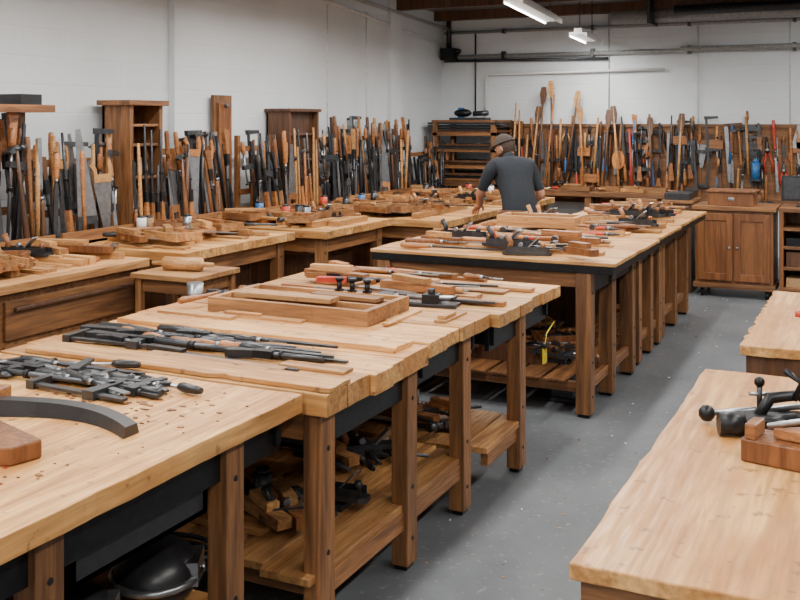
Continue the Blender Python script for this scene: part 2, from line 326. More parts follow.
def lanes(m,x0,x1,y0,y1,z,along='x',fill=.7,tmax=.028,mats=None):
    mats=mats or [PLX,PLX,PLX,HL,HW]
    if along=='y': a0,a1,b0,b1=y0,y1,x0,x1; mats=[PLY if q is PLX else q for q in mats]
    else: a0,a1,b0,b1=x0,x1,y0,y1
    p=b0
    while p<b1-.04:
        w=R.uniform(.03,.11); w=min(w,b1-p)
        if R.random()<fill:
            l=R.uniform(.35,.95)*(a1-a0); s=a0+R.uniform(0,(a1-a0)-l); t=R.uniform(.008,tmax); an=R.uniform(-.012,.012); mt=R.choice(mats)
            def B(s,l,p,w,z,t,mt):
                if along=='x': m.rb((s+l/2,p+w/2,z+t/2),(l,w,t),an,mt)
                else: m.rb((p+w/2,s+l/2,z+t/2),(w,l,t),an,mt)
            B(s,l,p,w,z,t,mt)
            if R.random()<.45: B(s+l*.1,l*R.uniform(.4,.75),p+w*.1,w*.7,z+t,R.uniform(.008,.02),R.choice(mats))
        p+=w+R.uniform(.01,.04)
H1=.86
# row 1
bench(-3.08,-1.69,.75,2.79,H1,.06,[.95,1.74,2.48],(.004,.004,.0025,.004),shelf=.28)
bench(-3.06,-1.60,2.81,3.6,H1,.075,[2.88,3.54],top=TOPX)
bench(-3.08,-1.61,3.62,4.29,H1+.005,.06,[4.14],top=TOPX)
bench(-3.04,-1.56,4.31,5.24,H1,.06,[4.76],top=TOPX)
for (y0,y1) in((1.85,2.4),(3.0,3.46),(3.8,4.06)):
    m=MB(); m.bx(-2.6,-1.78,y0,y1,.60,.615,BLKP)
    for (a,b,c,d) in((-2.6,-2.58,y0,y1),(-1.80,-1.78,y0,y1),(-2.6,-1.78,y0,y0+.02),(-2.6,-1.78,y1-.02,y1)): m.bx(a,b,c,d,.60,.77,BLKP)
    m.obj('under_bench_drawer')
m=MB(); z=H1+.002
m.prism(jag(-2.95,-1.61,2.83,2.97,(.01,.006,.006,.006)),z,z+.016,TOPX)
m.prism(jag(-3.02,-1.66,3.42,3.58,(.006,)*4),z,z+.02,TOPX)
m.prism(jag(-2.5,-1.9,2.99,3.04,(.003,)*4),z,z+.01,PLX); m.prism(jag(-1.95,-1.68,3.05,3.12,(.003,)*4),z,z+.012,PLX)
m.obj('loose_board',.002)
m=MB(); z=H1+.007; lanes(m,-3.0,-1.9,3.64,3.76,z,fill=.9,tmax=.014); lanes(m,-1.93,-1.65,3.66,4.27,z,'y',.7,.012); m.obj('wood_offcuts')
m=MB(); lanes(m,-3.0,-1.6,4.50,5.22,H1+.002,fill=.8,tmax=.022); m.obj('wood_offcuts')
clutter(-2.98,-1.62,4.5,5.2,H1+.02,18,[t_rod,t_bar,t_file,t_blocks,t_chisel,t_square,t_rod],(.2,.6),spread=9)
clutter(-2.98,-2.1,4.2,4.45,H1+.006,7,[t_bar,t_file,t_chisel,t_clamp],(.25,.5),spread=10,hs=[BLKP,HW])
clutter(-2.95,-1.65,3.04,3.42,H1+.002,12,[t_file,t_rod,t_chisel,t_blade,t_bar],(.2,.6),spread=6,hs=[BLKP,BLKP,HW])
clutter(-2.98,-2.0,2.45,2.75,H1+.001,11,[t_file,t_pliers,t_chisel,t_blade,t_clamp],(.15,.4),spread=10,hs=[BLKP,BLKP,DK])
# wooden tray on bench 3
m=MB(); zt=H1+.008; x0,x1,y0,y1=-2.80,-1.97,3.78,4.2
m.bx(x0+.004,x1-.004,y0+.004,y1-.004,zt+.001,zt+.014,OLD)
for a in((x0,x1,y0,y0+.03),(x0,x1,y1-.03,y1),(x0,x0+.03,y0+.03,y1-.03),(x1-.03,x1,y0+.03,y1-.03),(x0+.03,x1-.03,y0+.15,y0+.17),(x0+.03,x1-.03,y0+.27,y0+.29)): m.bx(*a,zt,zt+.065,OLD)
m.rb((-2.45,3.9,zt+.076),(.5,.09,.02),.03,PLX); m.rb((-2.2,4.02,zt+.074),(.35,.07,.016),-.04,OLD)
m.obj('wooden_tray')
for i,(x,y) in enumerate(((-2.33,4.185),(-2.26,4.185),(-2.18,4.185),(-2.05,4.3))):
    m=MB(); zb=zt+.065 if y<4.2 else H1
    m.cyl((x,y,zb),(x,y,zb+.05),.013,BLK); m.cyl((x,y,zb+.05),(x,y,zb+.065),.02,BLK); m.bx(x-.02,x+.02,y-.01,y+.01,zb,zb+.012,DK); m.obj('clamp_screw')
m=MB(); m.M=Matrix.Translation((-2.02,4.36,H1))@Matrix.Rotation(.15,4,'Z')
m.bx(-.2,.22,-.05,.05,0,.018,DK); m.bx(-.17,-.10,-.04,.04,.018,.055,BLK); m.bx(.05,.13,-.035,.035,.018,.06,BLK); m.cyl((-.15,0,.04),(.2,0,.045),.012,STEEL); m.cyl((.2,-.04,.045),(.2,.04,.045),.009,BLK); m.cyl((.09,0,.06),(.09,0,.085),.018,DK)
m.obj('machinist_vise',.002)
z2=H1+.001
for k,(x,y,a,L_,fn) in enumerate([(-3.0,3.20,3,1.0,t_bar),(-2.98,3.27,-2,1.1,t_file),(-2.9,3.12,1,.9,t_bar),(-2.55,3.07,-4,.7,t_blade),(-2.45,3.17,0,.62,t_blade),(-2.95,3.04,4,.5,t_clamp),(-2.2,3.25,-6,.45,t_blade),(-2.72,3.33,1,.85,t_file)]):
    put(fn,'long_file' if fn is t_file else 'steel_bar_tool' if fn is t_bar else 'saw_blade' if fn is t_blade else 'bar_clamp',x,y,z2+.002,a,L_,**({} if fn is t_blade else {'h':BLKP if fn is not t_clamp else HW}))
for (x,y,a,L_,fn,n) in [(-2.98,2.52,2,.62,t_bar,'steel_bar_tool'),(-2.9,2.60,-2,.7,t_bar,'steel_bar_tool'),(-2.82,2.68,3,.55,t_file,'long_file'),(-2.55,2.47,-3,.42,t_clamp,'bar_clamp'),(-2.42,2.58,-8,.36,t_clamp,'bar_clamp'),(-2.28,2.66,-20,.22,t_pliers,'pliers'),(-2.15,2.5,160,.2,t_pliers,'pliers')]:
    put(fn,n,x,y,z2,a,L_,h=BLKP)
for (x,y,a,L_,fn,n) in [(-2.7,4.33,-3,.6,t_bar,'steel_bar_tool'),(-2.0,4.46,5,.35,t_file,'long_file'),(-2.62,4.43,2,.5,t_bar,'steel_bar_tool')]:
    put(fn,n,x,y,z2,a,L_,h=BLKP)
put(t_hammer,'hammer',-2.95,3.76,H1+.02,80,.28)
# curved yoke on bench 1
m=MB(); pts=[]
for i in range(15):
    t=i/14; pts.append((-2.43+.53*t, 2.19+.12*math.sin(t*math.pi*.8)-.05*t))
for i in range(14):
    (xa,ya),(xb,yb)=pts[i],pts[i+1]
    w=.034; hh=lambda t:.05-.02*t
    t0,t1=i/14,(i+1)/14
    m.add([(xa,ya-w,z2),(xa,ya+w,z2),(xb,yb+w,z2),(xb,yb-w,z2),(xa,ya-w*.7,z2+hh(t0)),(xa,ya+w*.7,z2+hh(t0)),(xb,yb+w*.7,z2+hh(t1)),(xb,yb-w*.7,z2+hh(t1))],[(0,1,2,3),(4,7,6,5),(0,3,7,4),(1,5,6,2)]+([(0,4,5,1)] if i==0 else [])+([(3,2,6,7)] if i==13 else []),BLKP)
m.obj('curved_iron_yoke')
m=MB(); m.M=Matrix.Translation((-2.47,2.2,z2))@Matrix.Rotation(.5,4,'Z'); m.prism([(-.14,-.05),(.05,-.07),(.08,.03),(-.10,.06)],0,.075,HW); m.obj('wooden_block',.006)
m=MB(); m.M=Matrix.Translation((-2.12,1.95,z2))@Matrix.Rotation(-.35,4,'Z'); m.prism([(-.2,-.03),(.10,-.055),(.13,-.03),(.12,.06),(-.2,.05)],0,.05,CAB); m.obj('wooden_wedge',.006)
m=MB()
def chip(x,y,s,mt):
    k=R.uniform(.4,.9); a0=R.uniform(0,6); m.prism([(x+s*math.cos(a0+j*1.05)*R.uniform(.7,1.2),y+s*k*math.sin(a0+j*1.05)*R.uniform(.7,1.2)) for j in range(6)],z2,z2+.002,mt)
for i in range(60): chip(R.uniform(-2.5,-1.78),R.uniform(2.3,2.62),R.uniform(.004,.013),R.choice([CAB,CAB,HW,CABD]))
for i in range(7): chip(R.uniform(-2.2,-1.85),R.uniform(2.4,2.55),R.uniform(.014,.024),CAB)
for i in range(26): chip(R.uniform(-2.3,-1.85),R.uniform(1.65,1.87),R.uniform(.004,.013),R.choice([RED,CAB]))
for i in range(40): chip(R.uniform(-3.0,-1.75),R.uniform(1.3,2.7),R.uniform(.003,.007),R.choice([CABD,HW]))
m.obj('wood_shavings')
# under bench things
m=MB(); zz=.281
for cx,cy,s in((-1.98,2.42,.13),(-2.02,2.1,.12)):
    m.M=Matrix.Translation((cx,cy,zz+s*.75))@Matrix.Rotation(.5,4,'Z')
    m.ball((0,0,0),s,BLKP,20,(1,1.15,.75)); m.tube([(s*1.02*math.cos(a*.33),s*1.18*math.sin(a*.33),0) for a in range(20)],.012,STEEL)
    m.bx(s*.75,s*1.02,-s*.5,s*.5,-.02,.05,STEEL)
m.obj('welding_helmet')
m=MB()
for k in range(3): m.tube([(-2.1+(.12+.01*k)*math.cos(a*.5),2.68+(.07+.01*k)*math.sin(a*.5),.295+.018*k) for a in range(14)],.009,BLK)
m.obj('coiled_cable')
m=MB()
for i,(x,y,w,d,h) in enumerate([(-2.5,2.3,.3,.25,.2),(-2.55,1.9,.35,.3,.15)]): 
    m.bx(x-w/2,x+w/2,y-d/2,y+d/2,.281,.281+h,CABD); m.bx(x-w/2-.01,x+w/2+.01,y-d/2-.01,y+d/2+.01,.281+h,.281+h+.02,BRX)
m.obj('storage_box',.004)
for (y0,y1) in((3.0,3.5),(3.72,4.1),(4.4,4.72)):
    m=MB(); lanes(m,-2.95,-1.8,y0,y1,.262,'x',.75,.05,[PLX,CABD,BRX,BLKP,HW]); m.obj('lumber_offcuts')
    clutter(-2.3,-1.72,y0-.05,y1,.29,8,[t_plane,t_clamp,t_hammer,t_blocks,t_file,t_jar,t_bar],(.2,.45),spread=35,hs=[BLKP,HW,BLKP])
m=MB()  # dark crates added as fill for the shade at the back under row 1
for (x0_,x1_,a,b_,z0,z1,mt) in((-3.0,-2.45,3.0,3.45,.32,.6,CABD),(-3.0,-2.5,3.72,4.1,.32,.52,BLKP),(-2.9,-2.4,4.4,4.7,.32,.58,CABD),(-3.0,-2.6,1.2,2.2,.281,.62,CABD)):
    m.bx(x0_,x1_,a,b_,z0,z0+.02,mt)
    for q in((x0_,x0_+.02,a,b_),(x1_-.02,x1_,a,b_),(x0_,x1_,a,a+.02),(x0_,x1_,b_-.02,b_)): m.bx(*q,z0,z1,mt)
    for k in range(4): m.cyl((x0_+.08+k*.1,a+.15,z0+.02),(x0_+.06+k*.11,a+.2,z1+R.uniform(.05,.15)),.018,R.choice([DK,HW,BLKP]))
m.obj('dark_fill_crate',.003)
# row 2
H2=.92
def bench2(x0,x1,y0,y1,legs):
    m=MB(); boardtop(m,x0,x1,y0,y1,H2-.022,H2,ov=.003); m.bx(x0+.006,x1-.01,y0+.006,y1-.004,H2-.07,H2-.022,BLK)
    xa,xb=x0+.09,x1-.19
    for ly in legs:
        for lx in(xa,xb): leg(m,lx,ly,H2-.07,.1,.09)
        m.bx(xa,xb,ly-.02,ly+.02,.14,.2,BRX); m.bx(xa,xb,ly-.02,ly+.02,H2-.16,H2-.07,BRX)
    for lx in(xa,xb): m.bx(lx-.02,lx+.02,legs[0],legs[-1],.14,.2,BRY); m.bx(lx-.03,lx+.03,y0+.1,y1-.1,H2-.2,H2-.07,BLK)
    x=x0+.1
    while x<x1-.28:
        w=R.uniform(.12,.2); m.bx(x,x+w,legs[0]-.05,legs[-1]+.05,.2,.215,BRY); x+=w+.02
    m.obj('workbench',.003)
bench2(-2.97,-1.38,5.74,7.05,[5.80,6.33,6.9]); bench2(-2.9,-1.40,7.08,8.0,[7.2,7.6,7.92]); bench2(-2.45,-1.42,8.03,9.4,[8.15,8.7,9.25])
H2b=H2+.002
m=MB(); lanes(m,-2.9,-1.45,6.0,7.0,H2b,'x',.8,.025); m.obj('wood_offcuts')
m=MB(); lanes(m,-2.3,-1.44,7.1,7.95,H2b,'x',.85,.035); m.obj('wood_offcuts')
m=MB(); lanes(m,-2.3,-1.48,8.05,9.35,H2b,'x',.8,.035); m.obj('wood_offcuts')
m=MB(); lanes(m,-2.84,-2.35,7.1,7.95,H2b,'y',.8,.03); m.obj('wood_offcuts')
clutter(-2.9,-1.45,5.8,7.0,H2+.02,26,None,(.2,.7),spread=12); clutter(-2.85,-1.45,7.1,7.9,H2+.03,20,None,(.2,.6),spread=15); clutter(-2.35,-1.48,8.1,9.35,H2+.03,26,None,(.2,.5))
for (x,y,a,L_,fn,n,h) in [(-2.8,5.84,4,.7,t_file,'long_file',HW),(-2.1,5.85,10,.3,t_plane,'hand_plane',HW),(-2.2,6.6,-6,.6,t_saw,'hand_saw',HW),(-2.0,8.3,20,.5,t_clamp,'bar_clamp',RED),(-2.7,6.75,5,.3,t_hammer,'hammer',RED)]:
    put(fn,n,x,y,H2+(.003 if y<5.9 else .026),a,L_,h=h)
m=MB(); x0,y0,zb=-2.6,7.1,H2+.035
m.bx(x0,x0+.6,y0,y0+.03,zb,zb+.08,PLX);m.bx(x0,x0+.6,y0+.25,y0+.28,zb,zb+.08,PLX);m.bx(x0,x0+.03,y0+.03,y0+.25,zb,zb+.08,PLX);m.bx(x0+.57,x0+.6,y0+.03,y0+.25,zb,zb+.08,PLX);m.bx(x0+.004,x0+.596,y0+.004,y0+.276,zb+.001,zb+.012,PLX)
m.obj('wooden_tray')
m=MB(); lanes(m,-2.6,-1.65,5.9,6.8,.216,'x',.8,.1,[PLX,CABD,BLKP,BRX]); m.obj('lumber_offcuts')
clutter(-2.5,-1.65,5.9,6.8,.29,12,[t_plane,t_clamp,t_blocks,t_jar,t_bar,t_tray],(.25,.5),spread=35)
m=MB()
for (x0_,x1_,a,b_,z0,z1,mt) in((-2.85,-2.3,5.95,6.8,.3,.65,CABD),(-2.6,-1.95,7.25,7.85,.216,.6,CABD),(-2.3,-1.9,8.3,9.1,.216,.58,CABD)):
    m.bx(x0_,x1_,a,b_,z0,z1-.03,mt); m.bx(x0_-.01,x1_+.01,a-.01,b_+.01,z1-.03,z1,BRX); m.bx(x1_,x1_+.01,a+.05,(a+b_)/2-.02,z0+.05,z1-.08,BLK); m.bx(x1_,x1_+.01,(a+b_)/2+.02,b_-.05,z0+.05,z1-.08,BRX)
m.obj('dark_fill_crate',.004)
m=MB(); m.bx(-1.77,-1.76,5.60,5.66,.33,.42,YEL) ; m.tube([(-1.765,5.63,.42),(-1.76,5.65,.5),(-1.75,5.77,.55)],.003,YEL); m.bx(-1.78,-1.75,5.60,5.66,.42,.44,BLKP); m.obj('hanging_tag')
m=MB(); m.bx(-1.86,-1.66,6.0,6.3,.0,.03,DK); m.prism([(-1.85,6.02),(-1.7,6.0),(-1.68,6.25),(-1.8,6.3)],.03,.17,DK); m.tube([(-1.8,6.05,.15),(-1.78,6.15,.26),(-1.76,6.25,.15)],.012,BLK); m.obj('tool_case',.01)
# right benches
m=MB(); m.prism(jag(-.565,1.0,1.96,3.7,(.0038,.003,.004,.004),.05),H1-.035,H1,TOPY); m.bx(-.545,.98,1.975,3.66,H1-.34,H1-.035,BRX)
for x in(-.42,.85):
    for y in(2.1,3.5): leg(m,x,y,H1-.3)
m.bx(-.42,.85,2.08,2.12,.2,.28,BRX); m.bx(-.42,.85,3.48,3.52,.2,.28,BRX); m.bx(-.44,-.4,2.1,3.5,.2,.28,BRY); m.obj('workbench',.004)
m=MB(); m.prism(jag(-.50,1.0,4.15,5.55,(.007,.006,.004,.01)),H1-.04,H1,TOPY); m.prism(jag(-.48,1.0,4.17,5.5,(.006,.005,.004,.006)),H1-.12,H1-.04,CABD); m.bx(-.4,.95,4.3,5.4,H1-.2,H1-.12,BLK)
for x in(-.2,.85):
    for y in(4.4,5.3): leg(m,x,y,H1-.13)
m.obj('workbench',.004)
m=MB(); m.M=Matrix.Translation((-.15,2.76,z2))@Matrix.Rotation(-.2,4,'Z')
m.bx(-.17,.25,-.06,.06,0,.06,CAB); m.prism([(-.1,-.02),(.24,-.02),(.24,.06),(-.02,.06)],.06,.09,HW); m.bx(-.16,-.13,-.06,.02,.06,.1,HW); m.bx(.0,.03,-.03,.07,.09,.17,HW); m.cyl((-.12,0,.085),(.05,0,.14),.008,STEEL)
m.obj('wooden_jack_plane',.005)
m=MB(); m.M=Matrix.Translation((-.315,3.02,z2))@Matrix.Rotation(.35,4,'Z')
m.cyl((-.12,-.05,.033),(-.05,-.05,.033),.032,BLK,n=14); m.cyl((-.05,-.05,.03),(.1,-.02,.045),.016,DK); m.bx(-.05,.06,-.08,.02,0,.05,BLK); m.tube([(.0,0,.04),(.04,.02,.09),(.12,.02,.10),(.18,.0,.05),(.18,0,0)],[.014,.018,.016,.012,.014],BLK)
m.cyl((-.13,.06,.03),(.2,.10,.05),.009,STEEL); m.ball((-.13,.06,.03),.025,BLK,10); m.tube([(.1,.0,.09),(.12,.0,.14),(.08,.02,.17)],[.01,.008,.011],BLK); m.ball((.18,-.03,.09),.022,BLK,10); m.cyl((.16,-.08,.10),(.16,.07,.10),.007,DK); m.bx(.14,.2,-.05,-.02,.0,.10,BLK)
m.bx(-.03,.16,.03,.09,.0,.035,DK); m.cyl((.02,.06,.035),(.02,.06,.12),.008,DK); m.ball((.02,.06,.125),.016,BLK,10); m.cyl((-.01,.06,.09),(.05,.06,.09),.006,STEEL); m.tube([(.16,.07,.03),(.22,.05,.07),(.26,0,.06),(.26,-.06,.02)],[.013,.015,.012,.012],BLK)
m.obj('screw_clamp')
put(t_clamp,'bar_clamp',-.3,5.0,z2,20,.4); put(t_plane,'hand_plane',-.22,4.9,z2,80,.28)
m=MB(); lanes(m,-.1,.9,4.5,5.4,z2,'x',.5); m.obj('wood_offcuts')
clutter(-.35,.6,4.7,5.5,H1+.001,9)
# chips on the floor
m=MB()
for i in range(240):
    x=R.uniform(-1.5,-.6); y=R.uniform(2.6,10.2); s=R.uniform(.002,.008)
    if R.random()<.3: x=R.uniform(-1.75,-1.3)
    m.rb((x,y,.002),(s*2,s,.003),R.uniform(0,3),R.choice([WHT,TAN,PLX,HL,PLX]))
m.obj('sawdust_chips')
# ---------------------------------------------------------------- left row
H3=.9
m=MB(); x0,x1,y0,y1=-5.3,-4.1,2.7,4.85
m.bx(x0,x1,y0,y1,.08,H3-.05,BRX); m.bx(x0,x1+.05,y0-.03,y1+.03,H3-.05,H3,PLY); m.bx(x0+.05,x1-.06,y0+.05,y1-.05,0,.08,CABD)
for i in range(2):
    ya=y0+.06+i*((y1-y0-.1)/2); yb=ya+(y1-y0-.1)/2-.04
    for j in range(3):
        za=.13+j*.235; m.bx(x1,x1+.02,ya,yb,za,za+.205,BRY); m.bx(x1+.02,x1+.045,ya+.05,yb-.05,za+.15,za+.17,CABD)
m.bx(x1,x1+.03,y0,y0+.05,.08,H3-.05,BRZ); m.bx(x1,x1+.03,y1-.05,y1,.08,H3-.05,BRZ)
m.obj('tool_chest',.004)
m=MB(); lanes(m,-5.0,-4.1,2.9,3.9,H3+.001,'y',.8,.05); lanes(m,-4.95,-4.12,3.95,4.8,H3+.001,'x',.8,.05); m.obj('wood_offcuts')
def lbench(x0,x1,y0,y1,h,panel=True,legs=None):
    m=MB(); boardtop(m,x0,x1,y0,y1,h-.06,h,ov=.004)
    ls=legs or [y0+.1,y1-.1]
    for ly in ls:
        for lx in(x0+.08,x1-.1): leg(m,lx,ly,h-.06)
    for lx in (x0+.08,x1-.1): m.bx(lx-.02,lx+.02,ls[0],ls[-1],h-.18,h-.06,BRY); m.bx(lx-.02,lx+.02,ls[0],ls[-1],.18,.26,BRY)
    for ly in (ls[0],ls[-1]): m.bx(x0+.08,x1-.1,ly-.02,ly+.02,h-.18,h-.06,BRX); m.bx(x0+.08,x1-.1,ly-.02,ly+.02,.18,.26,BRX)
    m.bx(x0+.08,x1-.12,ls[0],ls[-1],.25,.27,PLY)
    if panel: m.bx(x0+.12,x1-.3,ls[0]+.1,ls[-1]-.05,.27,h-.22,CABD); m.bx(x0+.1,x1-.28,ls[0]+.08,ls[-1]-.03,h-.22,h-.2,BRX)
    m.obj('workbench',.003)
lbench(-5.28,-4.0,5.15,6.5,H3); lbench(-5.28,-3.8,6.62,7.75,H3); lbench(-5.2,-3.35,7.9,9.35,.88); lbench(-5.2,-3.3,9.5,10.9,.88)
for (a,b,c,d,h) in((-4.9,-4.05,5.2,6.45,H3),(-4.9,-3.85,6.65,7.7,H3),(-4.9,-3.65,7.95,9.3,.88),(-4.9,-3.35,9.55,10.85,.88)):
    m=MB(); lanes(m,a,b,c,d,h+.002,R.choice('xy'),.85,.05); m.obj('wood_offcuts')
BF=[t_tray,t_tray,t_plane,t_blocks,t_blocks,t_jar,t_clamp,t_hammer,t_bar,t_saw,t_rod,t_mallet,t_chisel,t_tray]
clutter(-5.0,-4.1,3.2,4.75,H3+.035,28,BF,(.25,.6),spread=35)
clutter(-4.95,-4.02,5.2,6.4,H3+.035,24,BF,(.25,.6),spread=35)
clutter(-4.95,-3.85,6.7,7.7,H3+.035,28,BF,(.25,.6),spread=35)
clutter(-4.95,-3.6,7.95,9.25,.915,34,BF,(.25,.6),spread=35)
clutter(-4.95,-3.35,9.55,10.85,.915,34,BF,(.25,.6),spread=35)
m=MB(); m.bx(-3.98,-3.52,4.62,5.08,.82,.85,PLX)
for x in(-3.94,-3.56):
    for y in(4.66,5.04): m.bx(x-.02,x+.02,y-.02,y+.02,0,.82,BRZ)
m.bx(-3.96,-3.54,4.64,5.06,.3,.32,BRX); m.bx(-3.94,-3.56,4.66,5.04,.74,.82,BRX); m.obj('side_table',.003)
m=MB(); m.M=Matrix.Translation((-3.75,4.82,.892))@Matrix.Rotation(.2,4,'Z'); lathe(m,[(-.2,.012),(-.13,.014),(-.12,.04),(.12,.04),(.13,.014),(.2,.012)],HL,0,n=14); m.obj('rolling_pin')
m=MB(); m.cyl((-3.38,4.45,0),(-3.38,4.45,.72),.02,STEEL,n=12); m.cyl((-3.38,4.45,0),(-3.38,4.45,.03),.14,DK,n=20); m.cyl((-3.38,4.45,.70),(-3.38,4.45,.86),.045,STEEL,n=16); m.obj('metal_canister_stand')
# ---------------------------------------------------------------- left wall racks
def rack(name,y0,y1,zb,zt,n,x=-5.15,Lr=(.5,.75),lean=.12,topbeam=False,fns=None,rails=(.25,.75),sc=1.2):
    m=MB()
    for y in(y0,y1): m.bx(x-.13,x-.09,y-.02,y+.02,zb,zt if topbeam else zt-.05,BRZ)
    for f in rails: z=zb+(zt-zb)*f; m.bx(x-.10,x-.07,y0,y1,z,z+.05,BRY)
    m.bx(x-.12,x+.2,y0,y1,zb,zb+.02,BRY); m.bx(x+.18,x+.2,y0,y1,zb,zb+.09,BRY)
    if topbeam:
        m.bx(x-.13,x+.15,y0-.05,y1+.05,zt,zt+.05,BRY); m.bx(x-.1,x+.1,y1-.2,y1-.02,zt+.05,zt+.12,BLKP); m.bx(x-.1,x+.1,y0,y0+.3,zt+.05,zt+.09,HW)
    for i in range(n):
        y=y0+(y1-y0)*(i+.5)/n+R.uniform(-.02,.02); L_=R.uniform(*Lr)/sc; xo=R.choice([-.03,.04,.12])+R.uniform(-.02,.02)
        up=R.random()<.5; ln=R.uniform(-.14,.14)
        d=V((-lean*R.uniform(.2,1),ln,1)).normalized(); p=V((x+xo,y,zb+.02))
        if not up: p=p+d*L_*sc; d=-d
        m.M=orient(p,d,(1,R.uniform(-.5,.5),0))@Matrix.Scale(sc,4); fn=R.choice(fns or ALL); kw={} 
        if R.random()<.5: kw['h']=R.choice([HL,BLKP,CAB,CABD,DK,CABD,BLKP,HL])
        fn(m,L_,**kw); m.M=Matrix()
    return m.obj(name)
rack('clamp_rack',4.2,4.98,H3,1.80,28,-5.12,(.65,.9),.1,True,[t_clamp,t_bar,t_chisel,t_rod,t_hammer])
rack('tool_rack',5.05,5.75,H3,1.6,22,-5.12,(.5,.78),.1,False)
m=MB(); m.bx(-5.32,-5.05,5.86,5.9,H3,1.86,BRZ);m.bx(-5.32,-5.05,6.2,6.24,H3,1.86,BRZ);m.bx(-5.32,-5.29,5.86,6.24,H3,1.86,BRY);m.bx(-5.34,-5.02,5.82,6.28,1.86,1.9,BRY)
for z in(1.05,1.3,1.55,1.7): m.bx(-5.3,-5.06,5.9,6.2,z,z+.02,BRY)
for z in (.92,1.07,1.32): 
    for k in range(4): m.cyl((-5.2,5.95+k*.065,z),(-5.2,5.95+k*.065,z+R.uniform(.08,.16)),.02,R.choice([DK,WHT,CAB,DK,TAN]))
for k in range(6): m.M=orient((-5.02,5.88+k*.06,.9),(-.03,R.uniform(-.05,.05),1),(1,0,0)); R.choice([t_chisel,t_rod,t_bar,t_file])(m,R.uniform(.5,.85)); m.M=Matrix()
m.obj('shelf_cabinet',.003)
rack('tool_rack',6.3,7.15,H3,1.66,38,-5.12,(.5,.76)); rack('tool_rack',7.5,8.05,.88,1.66,26,-5.12,(.5,.78))
m=MB(); m.bx(-5.3,-5.26,7.2,7.46,H3,1.97,BRZ); m.bx(-5.26,-5.24,7.24,7.42,1.2,1.9,CAB); m.cyl((-5.24,7.33,1.88),(-5.2,7.33,1.88),.02,STEEL); m.obj('leaning_panel',.003)
m=MB() 
m.bx(-5.31,-5.05,8.1,8.13,.88,1.83,CABD);m.bx(-5.31,-5.05,8.62,8.65,.88,1.83,CABD);m.bx(-5.31,-5.29,8.1,8.65,.88,1.83,CABD);m.bx(-5.32,-5.03,8.08,8.67,1.83,1.86,CABD)
m.bx(-5.13,-5.11,8.13,8.62,1.1,1.83,CABD)
for z in(1.1,1.35,1.6): m.bx(-5.29,-5.07,8.13,8.62,z,z+.02,CABD)
for i in range(9): m.M=orient((-5.05,8.15+i*.055,.9),(-.05,R.uniform(-.06,.06),1),(1,0,0)); R.choice([t_chisel,t_rod,t_bar,t_hammer])(m,R.uniform(.5,.8)); m.M=Matrix()
m.obj('shelf_cabinet',.003)
rack('tool_rack',8.75,9.7,.88,1.74,40,-5.08,(.6,.9)); rack('tool_rack',9.75,10.7,.88,1.74,40,-5.08,(.6,.9)); rack('tool_rack',11.1,12.0,.4,1.6,30,-5.1,(.8,1.15))
m=MB(); m.bx(-5.35,-4.88,10.98,11.8,0,.4,CABD); m.obj('dark_fill_crate',.01)
# lumber rack in corner
m=MB()
for x in(-5.2,-4.4):
    for y in(11.9,12.5): m.bx(x-.03,x+.03,y-.03,y+.03,0,1.75,BRZ)
for z in(.3,.6,.9,1.13,1.34,1.55):
    m.bx(-5.25,-4.37,12.47,12.53,z,z+.04,BRX); m.bx(-5.25,-4.37,11.87,11.93,z,z+.04,BRX)
    for k in range(R.randint(2,4)): m.rb((-4.8+R.uniform(-.03,.03),12.15,z+.055+k*.034),(R.uniform(.8,1.05),R.uniform(.4,.64),.027),R.uniform(-.02,.02),R.choice([CABD,BRX,BLKP,DK,DK,CABD]))
m.bx(-5.25,-4.37,11.88,12.5,1.72,1.75,BRX)
m.obj('lumber_rack')
m=MB(); m.M=Matrix.Translation((-4.8,12.1,1.751)); m.bx(-.25,.25,-.1,.1,0,.03,DK); m.ball((-.1,0,.09),.08,BLK,12,(1.6,.9,.7)); m.cyl((.05,0,.08),(.25,0,.09),.035,DK); m.bx(-.16,-.09,-.03,.03,.03,.16,BLUE); m.obj('power_drill')
# ---------------------------------------------------------------- back pegboard
m=MB(); m.bx(-4.46,2.6,YB-.04,YB-.005,.7,1.70,RUST)
for x in(-4.46,-3.2,-2.0,-.8,.4,1.6,2.56): m.bx(x,x+.04,YB-.055,YB-.04,.7,1.70,BRZ)
m.bx(-4.46,2.6,YB-.06,YB-.04,1.66,1.70,BRX); m.bx(-4.46,2.6,YB-.06,YB-.04,.7,.74,BRX)
def hang(x,zt,L_,fns,off=.065,sc=1.15):
    up=R.random()<.5; ln=R.uniform(-.08,.08); d=V((ln,0,-1)).normalized(); p=V((x,YB-off,zt))
    if up: p=p+d*L_; d=-d
    m.M=orient(p,d,(0,-1,0))@Matrix.Scale(sc,4); fn=R.choice(fns); kw={}
    if R.random()<.45: kw['h']=R.choice([RED,BLUE,BLKP,HL,CAB,BLKP,CABD,DK])
    fn(m,L_/sc,**kw); m.M=Matrix()
x=-4.4
while x<2.4:
    nrow=R.choice([1,2,2,3]); w=R.choice([.045,.06,.08,.1]); zt=R.uniform(1.5,1.72)
    for k in range(nrow):
        L_={1:R.uniform(.6,.95),2:R.uniform(.35,.52),3:R.uniform(.22,.3)}[nrow]
        if zt-L_<.72: break
        hang(x+w/2,zt,L_,ALL+[t_pliers,t_square,t_mallet]); zt-=L_+.03
    x+=w+R.uniform(.0,.02)
for i in range(46): hang(R.uniform(-4.35,-2.0),R.uniform(1.55,1.85),R.uniform(.6,.95),[t_bar,t_rod,t_chisel,t_clamp,t_file],.11)
for i in range(14): hang(R.uniform(-1.9,.4),R.uniform(1.5,1.8),R.uniform(.5,.9),[t_bar,t_rod,t_chisel,t_clamp],.11)
m.obj('pegboard_with_tools')
m=MB()
